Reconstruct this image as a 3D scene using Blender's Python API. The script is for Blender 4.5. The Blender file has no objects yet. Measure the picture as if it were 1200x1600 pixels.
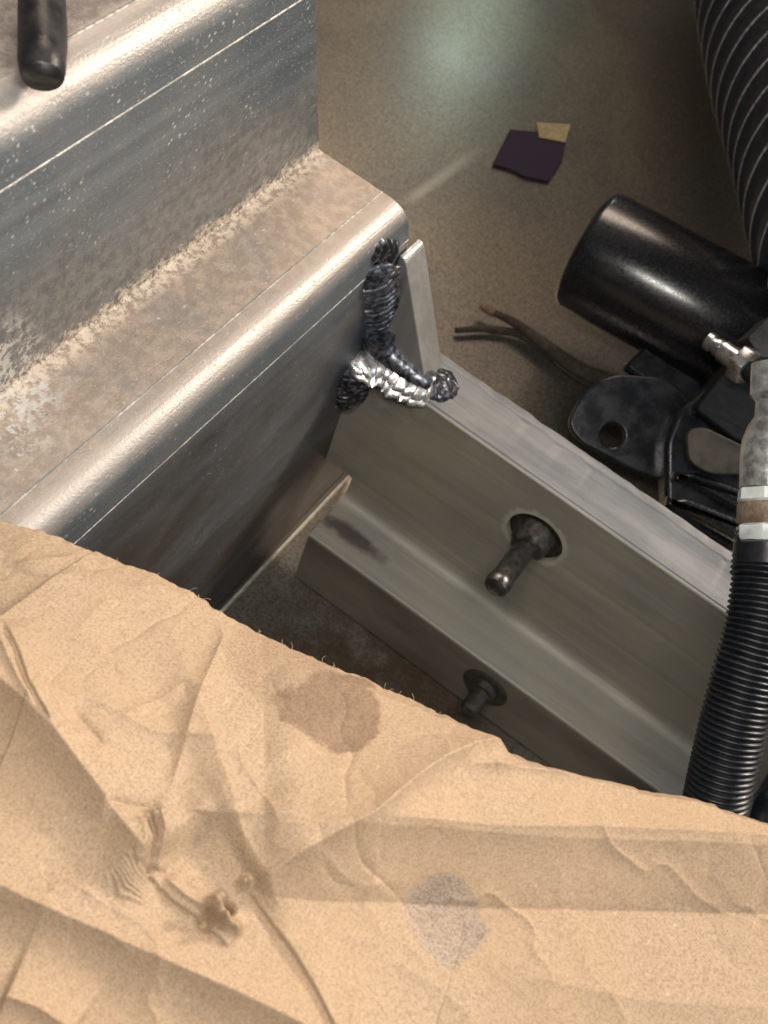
import bpy, bmesh, math, random
import numpy as np
from mathutils import Vector, Matrix, Quaternion, noise as mnoise

random.seed(4)
rng = np.random.default_rng(4)
SC = bpy.context.scene
COL = SC.collection

# ------------------------------------------------------------------ camera
# world axes: X along the cross beam, Y along the stepped rail, Z up (metres)
CAMP = Vector((0.10941, -0.28275, 0.38068))
RIGHT = Vector((0.80250, 0.55100, 0.22880))
DOWN = Vector((0.57750, -0.62140, -0.52950))
FWD = Vector((-0.14950, 0.55710, -0.81690))
FPX = 1820.0
cam_d = bpy.data.cameras.new('camera')
cam = bpy.data.objects.new('camera', cam_d)
COL.objects.link(cam)
M = Matrix((RIGHT, -DOWN, -FWD)).transposed().to_4x4()
M.translation = CAMP
cam.matrix_world = M
cam_d.sensor_fit = 'VERTICAL'
cam_d.sensor_height = 24.0
cam_d.lens = FPX / 1600.0 * 24.0
cam_d.clip_start = 0.01
cam_d.clip_end = 50
cam_d.dof.use_dof = True
cam_d.dof.focus_distance = 0.34
cam_d.dof.aperture_fstop = 18.0
SC.camera = cam

# ------------------------------------------------------------------ world and lamps
SC.view_settings.view_transform = 'Standard'
SC.view_settings.look = 'None'
SC.view_settings.exposure = 0.0
SC.view_settings.gamma = 1.0
W = bpy.data.worlds.new('World'); SC.world = W; W.use_nodes = True
nt = W.node_tree; nt.nodes.clear()
wo = nt.nodes.new('ShaderNodeOutputWorld'); wb = nt.nodes.new('ShaderNodeBackground')
wc = nt.nodes.new('ShaderNodeTexCoord'); wn = nt.nodes.new('ShaderNodeTexNoise'); wr = nt.nodes.new('ShaderNodeValToRGB')
wn.inputs['Scale'].default_value = 1.6; wn.inputs['Detail'].default_value = 2
wr.color_ramp.elements[0].position = 0.35; wr.color_ramp.elements[0].color = (0.06, 0.05, 0.04, 1)
wr.color_ramp.elements[1].position = 0.68; wr.color_ramp.elements[1].color = (0.42, 0.38, 0.33, 1)
nt.links.new(wc.outputs['Generated'], wn.inputs['Vector']); nt.links.new(wn.outputs['Fac'], wr.inputs['Fac'])
nt.links.new(wr.outputs['Color'], wb.inputs['Color']); nt.links.new(wb.outputs[0], wo.inputs[0])
wb.inputs['Strength'].default_value = 0.6

def area(name, loc, target, size, power, color):
    d = bpy.data.lights.new(name, 'AREA'); d.shape = 'RECTANGLE'
    d.size, d.size_y = size if isinstance(size, tuple) else (size, size)
    d.energy = power; d.color = color
    o = bpy.data.objects.new(name, d); COL.objects.link(o)
    o.location = loc
    o.rotation_euler = (Vector(target) - Vector(loc)).to_track_quat('-Z', 'Y').to_euler()
    return o

# work lamp overhead, stretched flash by the lens, added warm and cool fills
area('work_lamp', (0.52, 0.66, 0.68), (0.08, -0.12, 0.10), 0.14, 10.0, (1.0, 0.88, 0.74))
# phone flash stretched to a strip, to streak the motor with light
fl_lamp = area('flash_strip', tuple(CAMP - DOWN * 0.055 + RIGHT * 0.02), tuple(CAMP + FWD * 0.5 - DOWN * 0.02), (0.20, 0.02), 1.12, (1.0, 0.95, 0.88))
zax = -(CAMP + FWD * 0.5 - DOWN * 0.02 - Vector(fl_lamp.location)).normalized()
xax = (RIGHT * 0.87 + DOWN * 0.49); xax = (xax - zax * xax.dot(zax)).normalized()
fl_lamp.rotation_euler = Matrix((xax, zax.cross(xax), zax)).transposed().to_euler()
area('shelf_fill', (-0.72, 1.0, 1.35), (0, 0, 0.1), (0.8, 0.8), 17.0, (1.0, 0.80, 0.64))  # added softbox, unseen, for the warm sheen on the shelf
area('warm_fill', (0.95, 1.05, 1.05), (0, 0, 0.1), (0.8, 0.8), 13.0, (1.0, 0.78, 0.60))  # added unseen fill for the rounded edges and the floor
area('cool_fill', (1.1, -0.1, 0.75), (0, 0, 0.12), (0.5, 0.5), 3.0, (0.66, 0.84, 1.0))  # added unseen fill that cools the upright webs
# ------------------------------------------------------------------ helpers
def ray(x, y):
    return RIGHT * ((x - 600) / FPX) + DOWN * ((y - 800) / FPX) + FWD
def on(x, y, ax, val):
    """world point where a sight line meets the real plane axis=val"""
    r = ray(x, y); return CAMP + r * ((val - CAMP[ax]) / r[ax])
def dep(x, y, d):
    return CAMP + ray(x, y) * d

gp = on(722, 62, 2, -0.0785); gr = (gp - CAMP).normalized(); gr.z = -gr.z
area('tube_lamp', tuple(gp + gr * 0.75), tuple(gp), (0.05, 0.10), 0.24, (0.72, 1.0, 0.90))

def props(o, label=None, cat=None, group=None, kind=None):
    if label: o['label'] = label
    if cat: o['category'] = cat
    if group: o['group'] = group
    if kind: o['kind'] = kind
    return o
def empty(name, loc, label, cat, group=None):
    o = bpy.data.objects.new(name, None); o.empty_display_size = 0.01
    COL.objects.link(o); o.location = loc
    return props(o, label, cat, group)
def link(name, me, mats, parent=None, origin=(0, 0, 0), smooth=True, angle=35):
    """vertices are in world coordinates; store them relative to the origin"""
    org = Vector(origin)
    if parent is not None:
        org = Vector(wloc(parent))
    me.transform(Matrix.Translation(-org))
    for m in (mats if isinstance(mats, (list, tuple)) else [mats]): me.materials.append(m)
    if smooth:
        me.shade_smooth()
        me.set_sharp_from_angle(angle=math.radians(angle))
    o = bpy.data.objects.new(name, me); COL.objects.link(o)
    if parent is None: o.location = org
    else: o.parent = parent
    return o
def wloc(o):
    l = Vector(o.location)
    while o.parent: o = o.parent; l += Vector(o.location)
    return l
def mesh(verts, faces, midx=None):
    me = bpy.data.meshes.new('m')
    me.from_pydata([tuple(v) for v in verts], [], faces)
    if midx: me.polygons.foreach_set('material_index', midx)
    me.update(); return me
def frame_of(t, ref=None):
    t = Vector(t).normalized()
    ref = Vector(ref) if ref is not None else (Vector((0, 0, 1)) if abs(t.z) < 0.9 else Vector((1, 0, 0)))
    u = (ref - t * ref.dot(t)).normalized()
    return u, t.cross(u)
def sweep(path, radii, n=32, cap=True, squash=1.0, ref=None, rfun=None, usq=1.0):
    """tube mesh along path points with a radius per ring"""
    path = [Vector(p) for p in path]; V = []; Fc = []; u = None
    for i, p in enumerate(path):
        t = path[min(i + 1, len(path) - 1)] - path[max(i - 1, 0)]
        t.normalize()
        if u is None: u, v = frame_of(t, ref)
        else:
            u = (u - t * u.dot(t)).normalized(); v = t.cross(u)
        for k in range(n):
            a = 2 * math.pi * k / n
            r = radii[i] * (rfun(i, a) if rfun else 1)
            V.append(p + u * (math.cos(a) * r * usq) + v * (math.sin(a) * r * squash))
    for i in range(len(path) - 1):
        for k in range(n):
            a, b = i * n + k, i * n + (k + 1) % n
            Fc.append((a, b, b + n, a + n))
    if cap:
        Fc.append(tuple(range(n - 1, -1, -1)))
        Fc.append(tuple(range((len(path) - 1) * n, len(path) * n)))
    return V, Fc
def lathe(p0, axis, prof, n=40, ref=None):
    """prof = list of (distance along axis, radius)"""
    ax = Vector(axis).normalized(); u, v = frame_of(ax, ref); V = []; Fc = []
    for (d, r) in prof:
        for k in range(n):
            a = 2 * math.pi * k / n
            V.append(Vector(p0) + ax * d + u * (math.cos(a) * r) + v * (math.sin(a) * r))
    for i in range(len(prof) - 1):
        for k in range(n):
            a, b = i * n + k, i * n + (k + 1) % n
            Fc.append((a, b, b + n, a + n))
    Fc.append(tuple(range(n - 1, -1, -1)))
    Fc.append(tuple(range((len(prof) - 1) * n, len(prof) * n)))
    return V, Fc
def catmull(pts, n):
    pts = [Vector(p) for p in pts]; P = [pts[0] * 2 - pts[1]] + pts + [pts[-1] * 2 - pts[-2]]
    out = []
    for i in range(1, len(P) - 2):
        for k in range(n):
            t = k / n; a, b, c, d = P[i - 1], P[i], P[i + 1], P[i + 2]
            out.append(0.5 * ((2 * b) + (c - a) * t + (2 * a - 5 * b + 4 * c - d) * t * t + (-a + 3 * b - 3 * c + d) * t ** 3))
    out.append(pts[-1]); return out
def arc(cx, cy, r, a0, a1, n=10):
    return [(cx + r * math.cos(math.radians(a0 + (a1 - a0) * i / n)), cy + r * math.sin(math.radians(a0 + (a1 - a0) * i / n))) for i in range(n + 1)]
def offset(poly, t):
    out = []
    for i, p in enumerate(poly):
        a = np.array(poly[max(i - 1, 0)]); b = np.array(poly[min(i + 1, len(poly) - 1)])
        d1 = np.array(p) - a; d2 = b - np.array(p)
        if i == 0: d1 = d2
        if i == len(poly) - 1: d2 = d1
        n1 = np.array([d1[1], -d1[0]]) / (np.linalg.norm(d1) + 1e-12); n2 = np.array([d2[1], -d2[0]]) / (np.linalg.norm(d2) + 1e-12)
        m = n1 + n2; m /= np.linalg.norm(m); k = t / max(0.5, m @ n1)
        out.append(tuple(np.array(p) + m * k))
    return out
def mesh_bool(me, cutters):
    """subtract cutter meshes from me and return the result"""
    o = bpy.data.objects.new('tmp', me); COL.objects.link(o); cs = []
    for c in cutters:
        co = bpy.data.objects.new('cut', c); COL.objects.link(co); cs.append(co)
        m = o.modifiers.new('b', 'BOOLEAN'); m.operation = 'DIFFERENCE'; m.solver = 'EXACT'; m.object = co
    dg = bpy.context.evaluated_depsgraph_get(); dg.update()
    res = bpy.data.meshes.new_from_object(o.evaluated_get(dg))
    for x in [o] + cs: bpy.data.objects.remove(x)
    return res
def box_mesh(lo, hi):
    V = [(x, y, z) for x in (lo[0], hi[0]) for y in (lo[1], hi[1]) for z in (lo[2], hi[2])]
    return mesh(V, [(0, 1, 3, 2), (4, 6, 7, 5), (0, 4, 5, 1), (2, 3, 7, 6), (0, 2, 6, 4), (1, 5, 7, 3)])
def bevel(me, w, seg=2):
    bm = bmesh.new(); bm.from_mesh(me)
    bmesh.ops.recalc_face_normals(bm, faces=bm.faces)
    bmesh.ops.bevel(bm, geom=[e for e in bm.edges if len(e.link_faces) == 2 and e.calc_face_angle(0) > 0.5], offset=w, segments=seg, affect='EDGES', profile=0.5)
    bm.to_mesh(me); bm.free(); return me
def wn(o):
    m = o.modifiers.new('weighted', 'WEIGHTED_NORMAL'); m.weight = 100; m.keep_sharp = True; return o
def fixn(me):
    bm = bmesh.new(); bm.from_mesh(me); bmesh.ops.recalc_face_normals(bm, faces=bm.faces); bm.to_mesh(me); bm.free(); return me

# ------------------------------------------------------------------ node helpers
class NB:
    def __init__(s, name):
        s.m = bpy.data.materials.new(name); s.m.use_nodes = True; s.t = s.m.node_tree
        s.b = s.t.nodes['Principled BSDF']; s.tc = s.t.nodes.new('ShaderNodeTexCoord'); s.co = s.tc.outputs['Object']
    def new(s, k): return s.t.nodes.new(k)
    def put(s, sock, v):
        if isinstance(v, bpy.types.NodeSocket): s.t.links.new(v, sock)
        elif isinstance(v, (tuple, list)) and len(v) == 3 and sock.type == 'RGBA': sock.default_value = (*v, 1)
        else: sock.default_value = v
    def noise(s, scale, detail=4, rough=0.5, stretch=None, dist=0.0, off=(0, 0, 0), rot=(0, 0, 0)):
        n = s.new('ShaderNodeTexNoise'); n.inputs['Scale'].default_value = scale; n.inputs['Detail'].default_value = detail
        n.inputs['Roughness'].default_value = rough; n.inputs['Distortion'].default_value = dist
        mp = s.new('ShaderNodeMapping'); mp.inputs['Scale'].default_value = stretch or (1, 1, 1); mp.inputs['Location'].default_value = off
        mp.inputs['Rotation'].default_value = rot
        s.t.links.new(s.co, mp.inputs[0]); s.t.links.new(mp.outputs[0], n.inputs['Vector']); return n.outputs['Fac']
    def vor(s, scale, feature='F1', stretch=None):
        n = s.new('ShaderNodeTexVoronoi'); n.inputs['Scale'].default_value = scale; n.feature = feature
        mp = s.new('ShaderNodeMapping'); mp.inputs['Scale'].default_value = stretch or (1, 1, 1)
        s.t.links.new(s.co, mp.inputs[0]); s.t.links.new(mp.outputs[0], n.inputs['Vector']); return n.outputs['Distance']
    def ramp(s, f, a, b, lo=0.0, hi=1.0, smooth=True):
        n = s.new('ShaderNodeMapRange'); n.interpolation_type = 'SMOOTHSTEP' if smooth else 'LINEAR'
        n.inputs['From Min'].default_value = a; n.inputs['From Max'].default_value = b
        n.inputs['To Min'].default_value = lo; n.inputs['To Max'].default_value = hi
        s.put(n.inputs['Value'], f); return n.outputs[0]
    def math(s, op, a, b=0.0, c=None):
        n = s.new('ShaderNodeMath'); n.operation = op; s.put(n.inputs[0], a); s.put(n.inputs[1], b)
        if c is not None: s.put(n.inputs[2], c)
        return n.outputs[0]
    def mix(s, f, a, b):
        n = s.new('ShaderNodeMix'); n.data_type = 'RGBA'; s.put(n.inputs[0], f); s.put(n.inputs[6], a); s.put(n.inputs[7], b); return n.outputs[2]
    def axis(s, i):
        n = s.new('ShaderNodeSeparateXYZ'); s.t.links.new(s.co, n.inputs[0]); return n.outputs[i]
    def dist(s, p):
        n = s.new('ShaderNodeVectorMath'); n.operation = 'DISTANCE'; s.t.links.new(s.co, n.inputs[0]); n.inputs[1].default_value = p; return n.outputs['Value']
    def bump(s, h, strength, distance, prev=None):
        n = s.new('ShaderNodeBump'); n.inputs['Strength'].default_value = strength; n.inputs['Distance'].default_value = distance
        s.put(n.inputs['Height'], h)
        if prev is not None: s.t.links.new(prev, n.inputs['Normal'])
        return n.outputs[0]
    def set(s, **k):
        for a, v in k.items(): s.put(s.b.inputs[a.replace('_', ' ')], v)
        return s.m

def aluminium(name, base, rough, along, speck=0.6, grime=0.5, tint=(0.30, 0.23, 0.15), metallic=0.85):
    b = NB(name)
    st = [1, 1, 1]; st[along] = 0.02
    brush = b.noise(900, 3, 0.6, tuple(st)); brush2 = b.noise(160, 3, 0.6, tuple(st))
    blot = b.noise(28, 5, 0.6, dist=0.6); blot2 = b.noise(9, 4, 0.6, off=(3, 1, 2))
    sp = b.ramp(b.math('ADD', b.vor(420), b.math('MULTIPLY', b.noise(900, 2), 0.3)), 0.26, 0.44, 1.0, 0.0)
    spm = b.math('MULTIPLY', sp, b.ramp(b.noise(70, 4, 0.7), 0.46, 0.64))
    fine = b.ramp(b.noise(1100, 2, 0.7), 0.60, 0.72)
    spm = b.math('MULTIPLY', b.math('MAXIMUM', spm, b.math('MULTIPLY', fine, 0.7)), speck)
    g = b.math('MULTIPLY', b.ramp(b.math('ADD', b.math('MULTIPLY', blot, 0.6), b.math('MULTIPLY', blot2, 0.4)), 0.42, 0.62), grime)
    c = b.mix(b.ramp(brush2, 0.3, 0.7), tuple(x * 0.84 for x in base), tuple(min(1, x * 1.12) for x in base))
    c = b.mix(g, c, tint)
    c = b.mix(spm, c, (0.40, 0.385, 0.355))
    r = b.math('ADD', b.math('MULTIPLY', brush, 0.14), rough - 0.07)
    r = b.math('ADD', r, b.math('MULTIPLY', b.math('MAXIMUM', spm, g), 0.20))
    mt = b.math('SUBTRACT', metallic, b.math('MULTIPLY', b.math('MAXIMUM', spm, b.math('MULTIPLY', g, 0.6)), 0.75))
    n = b.bump(brush, 0.25, 0.0004); n = b.bump(b.math('ADD', b.noise(1300, 3, .7), b.math('MULTIPLY', spm, 0.3)), 0.35, 0.0004, n)
    b.set(Base_Color=c, Roughness=r, Metallic=mt, Normal=n)
    return b, c, r, mt

def member_material():
    """weathered aluminium of the stepped rail; crusty deposits sit in the inner corner"""
    b, c, r, mt = aluminium('rail_aluminium', (0.235, 0.275, 0.305), 0.44, 1, 0.95, 0.3, (0.24, 0.21, 0.17), 0.72)
    z = b.axis(2); x = b.axis(0)
    edge = b.noise(120, 5, 0.7)
    h = b.math('ADD', b.math('SUBTRACT', z, 0.1195), 0.0)
    near = b.ramp(b.math('ADD', h, b.math('MULTIPLY', b.math('SUBTRACT', edge, 0.5), -0.022)), 0.002, 0.0060, 1.0, 0.0)
    above = b.ramp(x, -0.030, -0.0368, 0.0, 1.0)
    crust = b.math('MULTIPLY', b.math('MULTIPLY', near, above), b.ramp(z, 0.1190, 0.1193))
    flat = b.ramp(b.math('ADD', x, b.math('MULTIPLY', b.math('SUBTRACT', edge, 0.5), -0.004)), -0.0355, -0.0368)
    flat = b.math('MULTIPLY', flat, b.ramp(z, 0.124, 0.121))
    crust = b.math('MULTIPLY', b.math('MAXIMUM', crust, flat), b.ramp(b.noise(420, 5, 0.75), 0.42, 0.56))
    c2 = b.mix(crust, c, b.mix(b.ramp(b.noise(200, 4, .7), .4, .6), (0.30, 0.25, 0.18), (0.62, 0.56, 0.46)))
    crk = b.math('MULTIPLY', b.math('MULTIPLY', b.ramp(b.math('ADD', z, b.math('MULTIPLY', b.noise(300, 5, .7), -0.008)), 0.1225, 0.1185), b.ramp(x, -0.036, -0.0372)), b.ramp(b.noise(700, 4, .7, off=(3, 3, 3)), 0.48, 0.56))
    # even brown film on the shelf, mottled with small pale rings
    shelf = b.math('MULTIPLY', b.ramp(z, 0.124, 0.1215), b.ramp(z, 0.1184, 0.1194))
    shelf = b.math('MULTIPLY', shelf, b.ramp(b.noise(60, 6, 0.7), 0.2, 0.55, 0.40, 0.80))
    c2 = b.mix(shelf, c2, b.mix(b.ramp(b.noise(210, 5, 0.75), 0.40, 0.62), (0.34, 0.26, 0.20), (0.46, 0.365, 0.285)))
    a1_ = b.math('MULTIPLY', b.math('MULTIPLY', b.ramp(z, 0.1110, 0.1150), b.ramp(z, 0.1200, 0.1192)), b.ramp(x, -0.0150, -0.0070))
    a2_ = b.math('MULTIPLY', b.ramp(z, 0.1975, 0.2030), b.ramp(x, -0.0500, -0.0480))
    # brownish dust over the lower half of the upper web
    fm = b.math('ADD', z, b.math('MULTIPLY', b.math('SUBTRACT', b.noise(26, 4, .6), .5), 0.06))
    up = b.math('MULTIPLY', b.math('MULTIPLY', b.ramp(fm, 0.172, 0.142), b.ramp(z, 0.121, 0.124)), 0.62)
    c2 = b.mix(up, c2, b.mix(b.ramp(b.noise(300, 5, 0.75), 0.38, 0.62), (0.105, 0.09, 0.08), (0.235, 0.21, 0.185)))
    # white corrosion bloom at the near end of the inner corner
    bl = b.math('MULTIPLY', b.ramp(b.math('ADD', b.dist((-0.0376, -0.150, 0.128)), b.math('MULTIPLY', b.math('SUBTRACT', b.noise(60, 5, .7), .5), 0.03)), 0.026, 0.012), b.ramp(b.noise(330, 5, 0.75), 0.46, 0.56))
    c2 = b.mix(bl, c2, (0.52, 0.50, 0.47))
    c2 = b.mix(b.math('MULTIPLY', crk, 0.7), c2, (0.07, 0.06, 0.055))
    c2 = b.mix(b.math('MULTIPLY', crust, 0.6), c2, (0.50, 0.45, 0.37))
    c2 = b.mix(b.math('MULTIPLY', b.math('MAXIMUM', a1_, a2_), 0.80), c2, (0.385, 0.345, 0.315))  # warm pale tint painted on the rounded edges for their highlight
    # darker brown tone low on the inside web
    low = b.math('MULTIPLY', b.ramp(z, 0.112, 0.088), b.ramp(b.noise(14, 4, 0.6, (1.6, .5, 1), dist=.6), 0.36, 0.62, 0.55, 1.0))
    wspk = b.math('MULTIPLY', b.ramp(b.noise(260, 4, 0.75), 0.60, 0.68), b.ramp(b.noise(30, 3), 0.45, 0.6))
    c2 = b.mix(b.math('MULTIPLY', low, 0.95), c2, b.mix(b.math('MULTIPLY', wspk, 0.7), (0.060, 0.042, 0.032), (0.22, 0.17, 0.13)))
    soot = b.math('MULTIPLY', b.ramp(b.math('ADD', b.dist((0.0, 0.0, 0.055)), b.math('MULTIPLY', b.math('SUBTRACT', b.noise(60, 4), .5), 0.02)), 0.036, 0.014), 0.8)
    c2 = b.mix(soot, c2, (0.045, 0.055, 0.075))
    topf = b.math('MULTIPLY', b.math('MULTIPLY', b.ramp(z, 0.2066, 0.2072), b.ramp(x, -0.0475, -0.0495)), 0.8)
    c2 = b.mix(topf, c2, b.mix(b.ramp(b.noise(330, 5, 0.75), 0.38, 0.64), (0.15, 0.12, 0.105), (0.30, 0.26, 0.23)))
    shelf = b.math('MAXIMUM', shelf, topf)
    film = b.math('MAXIMUM', b.math('MAXIMUM', shelf, up), b.math('MAXIMUM', bl, b.math('MULTIPLY', low, 0.9)))
    mt2 = b.math('SUBTRACT', mt, b.math('MULTIPLY', crust, 0.7))
    mt2 = b.math('MAXIMUM', b.math('SUBTRACT', mt2, b.math('MULTIPLY', film, 0.25)), 0.0)
    r = b.math('ADD', r, b.math('MULTIPLY', film, 0.10))
    nb = b.bump(b.math('ADD', crust, b.math('MULTIPLY', b.noise(900, 3, 0.6), 0.5)), 0.4, 0.0004, b.b.inputs['Normal'].links[0].from_socket)
    b.set(Base_Color=c2, Roughness=b.math('ADD', r, b.math('MULTIPLY', crust, 0.3)), Metallic=mt2, Normal=nb)
    return b.m

M_rail = member_material()
def line_mat():
    b = NB('scribed_line'); f = b.noise(420, 4, 0.7)
    k = b.math('MULTIPLY', b.ramp(f, 0.35, 0.6), b.ramp(b.noise(75, 4, 0.7), 0.38, 0.58))
    b.set(Base_Color=b.mix(k, (0.22, 0.215, 0.21), (0.50, 0.47, 0.43)), Roughness=0.6, Metallic=0.3); return b.m
M_line = line_mat()
def beam_mat():
    b, c, r, mt = aluminium('beam_aluminium', (0.38, 0.375, 0.365), 0.58, 0, 0.25, 0.35, (0.30, 0.26, 0.18), 0.45)
    x = b.axis(0); z = b.axis(2); y = b.axis(1)
    d = b.dist((0.0942, 0.0, 0.0132)); dd = b.math('ADD', d, b.math('MULTIPLY', b.math('SUBTRACT', b.noise(300, 4, 0.7), 0.5), 0.006))
    halo = b.math('MULTIPLY', b.ramp(dd, 0.0155, 0.0135), 0.8)
    c = b.mix(0.5, c, b.mix(b.ramp(b.noise(22, 4, .6), .35, .65), (0.30, 0.255, 0.19), (0.22, 0.20, 0.17)))
    c2 = b.mix(halo, c, (0.60, 0.56, 0.48))
    # yellowish film patches by the weld
    film = b.math('MULTIPLY', b.ramp(b.dist((0.035, 0, 0.01)), 0.06, 0.01), b.ramp(b.noise(40, 4, 0.6, (1, 1, .35)), 0.42, 0.62))
    c2 = b.mix(b.math('MULTIPLY', film, 0.45), c2, (0.38, 0.33, 0.20))
    stre = b.noise(70, 5, 0.7, (0.05, 1, 1)); c2 = b.mix(b.ramp(stre, 0.44, 0.66, 0.0, 0.5), c2, (0.17, 0.15, 0.12))
    stre2 = b.noise(240, 4, 0.7, (0.02, 1, 1), off=(1, 2, 3)); c2 = b.mix(b.ramp(stre2, 0.56, 0.7, 0.0, 0.35), c2, (0.55, 0.52, 0.45))
    soot = b.math('MULTIPLY', b.ramp(b.dist((0.012, 0.006, 0.042)), 0.034, 0.012), 0.55)
    c2 = b.mix(b.math('MULTIPLY', soot, b.ramp(b.noise(120, 4, .6), .35, .6)), c2, (0.07, 0.075, 0.085))
    pm = on(548, 836, 2, -0.041)
    ex = b.math('DIVIDE', b.math('SUBTRACT', x, pm[0]), 0.021); ey = b.math('DIVIDE', b.math('SUBTRACT', y, pm[1]), 0.0056)
    ed = b.math('SQRT', b.math('ADD', b.math('MULTIPLY', ex, ex), b.math('MULTIPLY', ey, ey)))
    burn = b.math('MULTIPLY', b.ramp(b.math('ADD', ed, b.math('MULTIPLY', b.math('SUBTRACT', b.noise(140, 4, .6), .5), 0.9)), 1.0, 0.45), b.ramp(z, -0.036, -0.039))
    c2 = b.mix(b.math('MULTIPLY', burn, 0.9), c2, (0.035, 0.02, 0.03))
    c2 = b.mix(b.math('MULTIPLY', b.math('MULTIPLY', b.ramp(z, 0.0412, 0.0416), b.ramp(y, 0.0000, 0.0012)), 0.85), c2, b.mix(b.ramp(b.noise(90, 5, .65, (.15, 1, 1)), .35, .65), (0.105, 0.12, 0.14), (0.19, 0.20, 0.215)))
    low_shade = b.math('MULTIPLY', b.ramp(z, -0.0415, -0.0435), 0.85)  # lower face darkened in colour for the shade under the beam
    c2 = b.mix(low_shade, c2, (0.082, 0.063, 0.049))
    c2 = b.mix(b.math('MULTIPLY', b.ramp(z, 0.0415, 0.0395), b.math('MULTIPLY', b.ramp(b.noise(18, 4, .6, (.5, 1, 1.5)), .3, .7), 0.55)), c2, (0.34, 0.31, 0.235))
    b.set(Base_Color=c2, Metallic=b.math('SUBTRACT', mt, b.math('MULTIPLY', low_shade, 0.3))); return b.m
M_beam = beam_mat()
def sawn_mat():
    b = NB('sawn_edge'); f = b.noise(300, 4, 0.7, (0.25, 1, 1)); g = b.noise(60, 4, 0.6)
    c = b.mix(b.ramp(f, 0.35, 0.62), (0.34, 0.29, 0.23), (0.66, 0.60, 0.52)); c = b.mix(b.math('MULTIPLY', b.ramp(g, 0.5, 0.66), 0.6), c, (0.20, 0.16, 0.12))
    b.set(Base_Color=c, Roughness=0.5, Metallic=0.5, Normal=b.bump(f, 0.8, 0.0012)); return b.m
M_sawn = sawn_mat()
def gusset_mat():
    b, c, r, mt = aluminium('gusset_aluminium', (0.50, 0.51, 0.50), 0.38, 2, 0.3, 0.25, metallic=0.8)
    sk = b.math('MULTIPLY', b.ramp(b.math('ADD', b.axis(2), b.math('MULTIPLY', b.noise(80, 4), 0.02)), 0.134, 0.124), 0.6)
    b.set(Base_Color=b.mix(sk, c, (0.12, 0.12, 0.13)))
    return b.m
M_gus = gusset_mat()
def weld_mat(name, dark, light, bias, rough):
    b = NB(name); f = b.noise(420, 4, 0.65, dist=0.4)
    c = b.mix(b.ramp(f, bias - 0.08, bias + 0.08), dark, light)
    b.set(Base_Color=c, Roughness=b.ramp(f, 0.3, 0.7, rough + 0.15, rough - 0.05), Metallic=0.9, Normal=b.bump(f, 0.15, 0.0003)); return b.m
M_weld_b = weld_mat('weld_bright', (0.26, 0.25, 0.24), (0.74, 0.73, 0.71), 0.45, 0.26)
M_weld_d = weld_mat('weld_sooty', (0.035, 0.036, 0.045), (0.26, 0.265, 0.29), 0.56, 0.38)
M_weld_m = weld_mat('weld_grey', (0.05, 0.055, 0.07), (0.24, 0.25, 0.28), 0.50, 0.36)
def bolt_mat(name, c0, c1, rough, metal=0.9, bump=0.4, sc=300, spec=0.5):
    b = NB(name); f = b.noise(sc, 5, 0.65)
    b.set(Base_Color=b.mix(b.ramp(f, 0.35, 0.65), c0, c1), Roughness=b.ramp(f, 0.3, 0.7, rough, rough + 0.15), Metallic=metal, Normal=b.bump(f, bump, 0.0004)); b.b.inputs['Specular IOR Level'].default_value = spec; return b.m
M_seam = bolt_mat('seam_sealant', (0.26, 0.235, 0.19), (0.40, 0.36, 0.29), 0.5, 0.2, 0.6, 300)
M_shank = bolt_mat('stud_steel', (0.13, 0.13, 0.135), (0.22, 0.215, 0.21), 0.26, 0.95, 0.2)
M_collar = bolt_mat('collar_steel', (0.05, 0.047, 0.04), (0.14, 0.125, 0.105), 0.45, 0.8, 1.0)
M_recess = bolt_mat('recess_shade', (0.02, 0.025, 0.02), (0.07, 0.065, 0.05), 0.4, 0.7, 0.8)
M_dull = bolt_mat('mirrored_bolt', (0.06, 0.052, 0.045), (0.10, 0.09, 0.075), 0.5, 0.7, 0.8)
M_black = bolt_mat('black_paint', (0.005, 0.006, 0.009), (0.008, 0.009, 0.012), 0.17, 0.0, 0.02, 900, 0.8)
M_black_r = bolt_mat('black_plastic', (0.008, 0.009, 0.012), (0.012, 0.014, 0.017), 0.42, 0.0, 0.05, 500, 0.25)
M_strap = bolt_mat('strap_rubber', (0.008, 0.008, 0.010), (0.022, 0.02, 0.02), 0.36, 0.0, 1.0, 160, 0.4)
M_bracket = bolt_mat('bracket_paint', (0.006, 0.008, 0.012), (0.014, 0.017, 0.023), 0.20, 0.0, 0.03, 90, 0.4)
M_hose = bolt_mat('hose_plastic', (0.006, 0.008, 0.012), (0.012, 0.014, 0.018), 0.30, 0.0, 0.2, 400)
M_duct = bolt_mat('duct_plastic', (0.010, 0.013, 0.02), (0.025, 0.03, 0.04), 0.5, 0.0, 0.5, 300)
M_rib_glint = bolt_mat('rib_glint', (0.14, 0.15, 0.17), (0.50, 0.52, 0.56), 0.4, 0.0, 0.5, 500)  # pale rib crests: highlights painted into the colour
M_brass = bolt_mat('brass', (0.46, 0.48, 0.50), (0.60, 0.62, 0.63), 0.2, 1.0, 0.05, 200)
M_silver = bolt_mat('connector_metal', (0.30, 0.31, 0.31), (0.62, 0.63, 0.62), 0.3, 0.8, 0.6, 250)
M_white = bolt_mat('white_plastic', (0.62, 0.68, 0.66), (0.78, 0.82, 0.80), 0.35, 0.0, 0.3, 300)
M_brown = bolt_mat('brown_tape', (0.16, 0.11, 0.07), (0.28, 0.22, 0.17), 0.4, 0.1, 0.4, 300)
M_greyp = bolt_mat('grey_plastic', (0.02, 0.023, 0.026), (0.045, 0.048, 0.05), 0.5, 0.0, 0.1, 300, 0.3)
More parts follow.
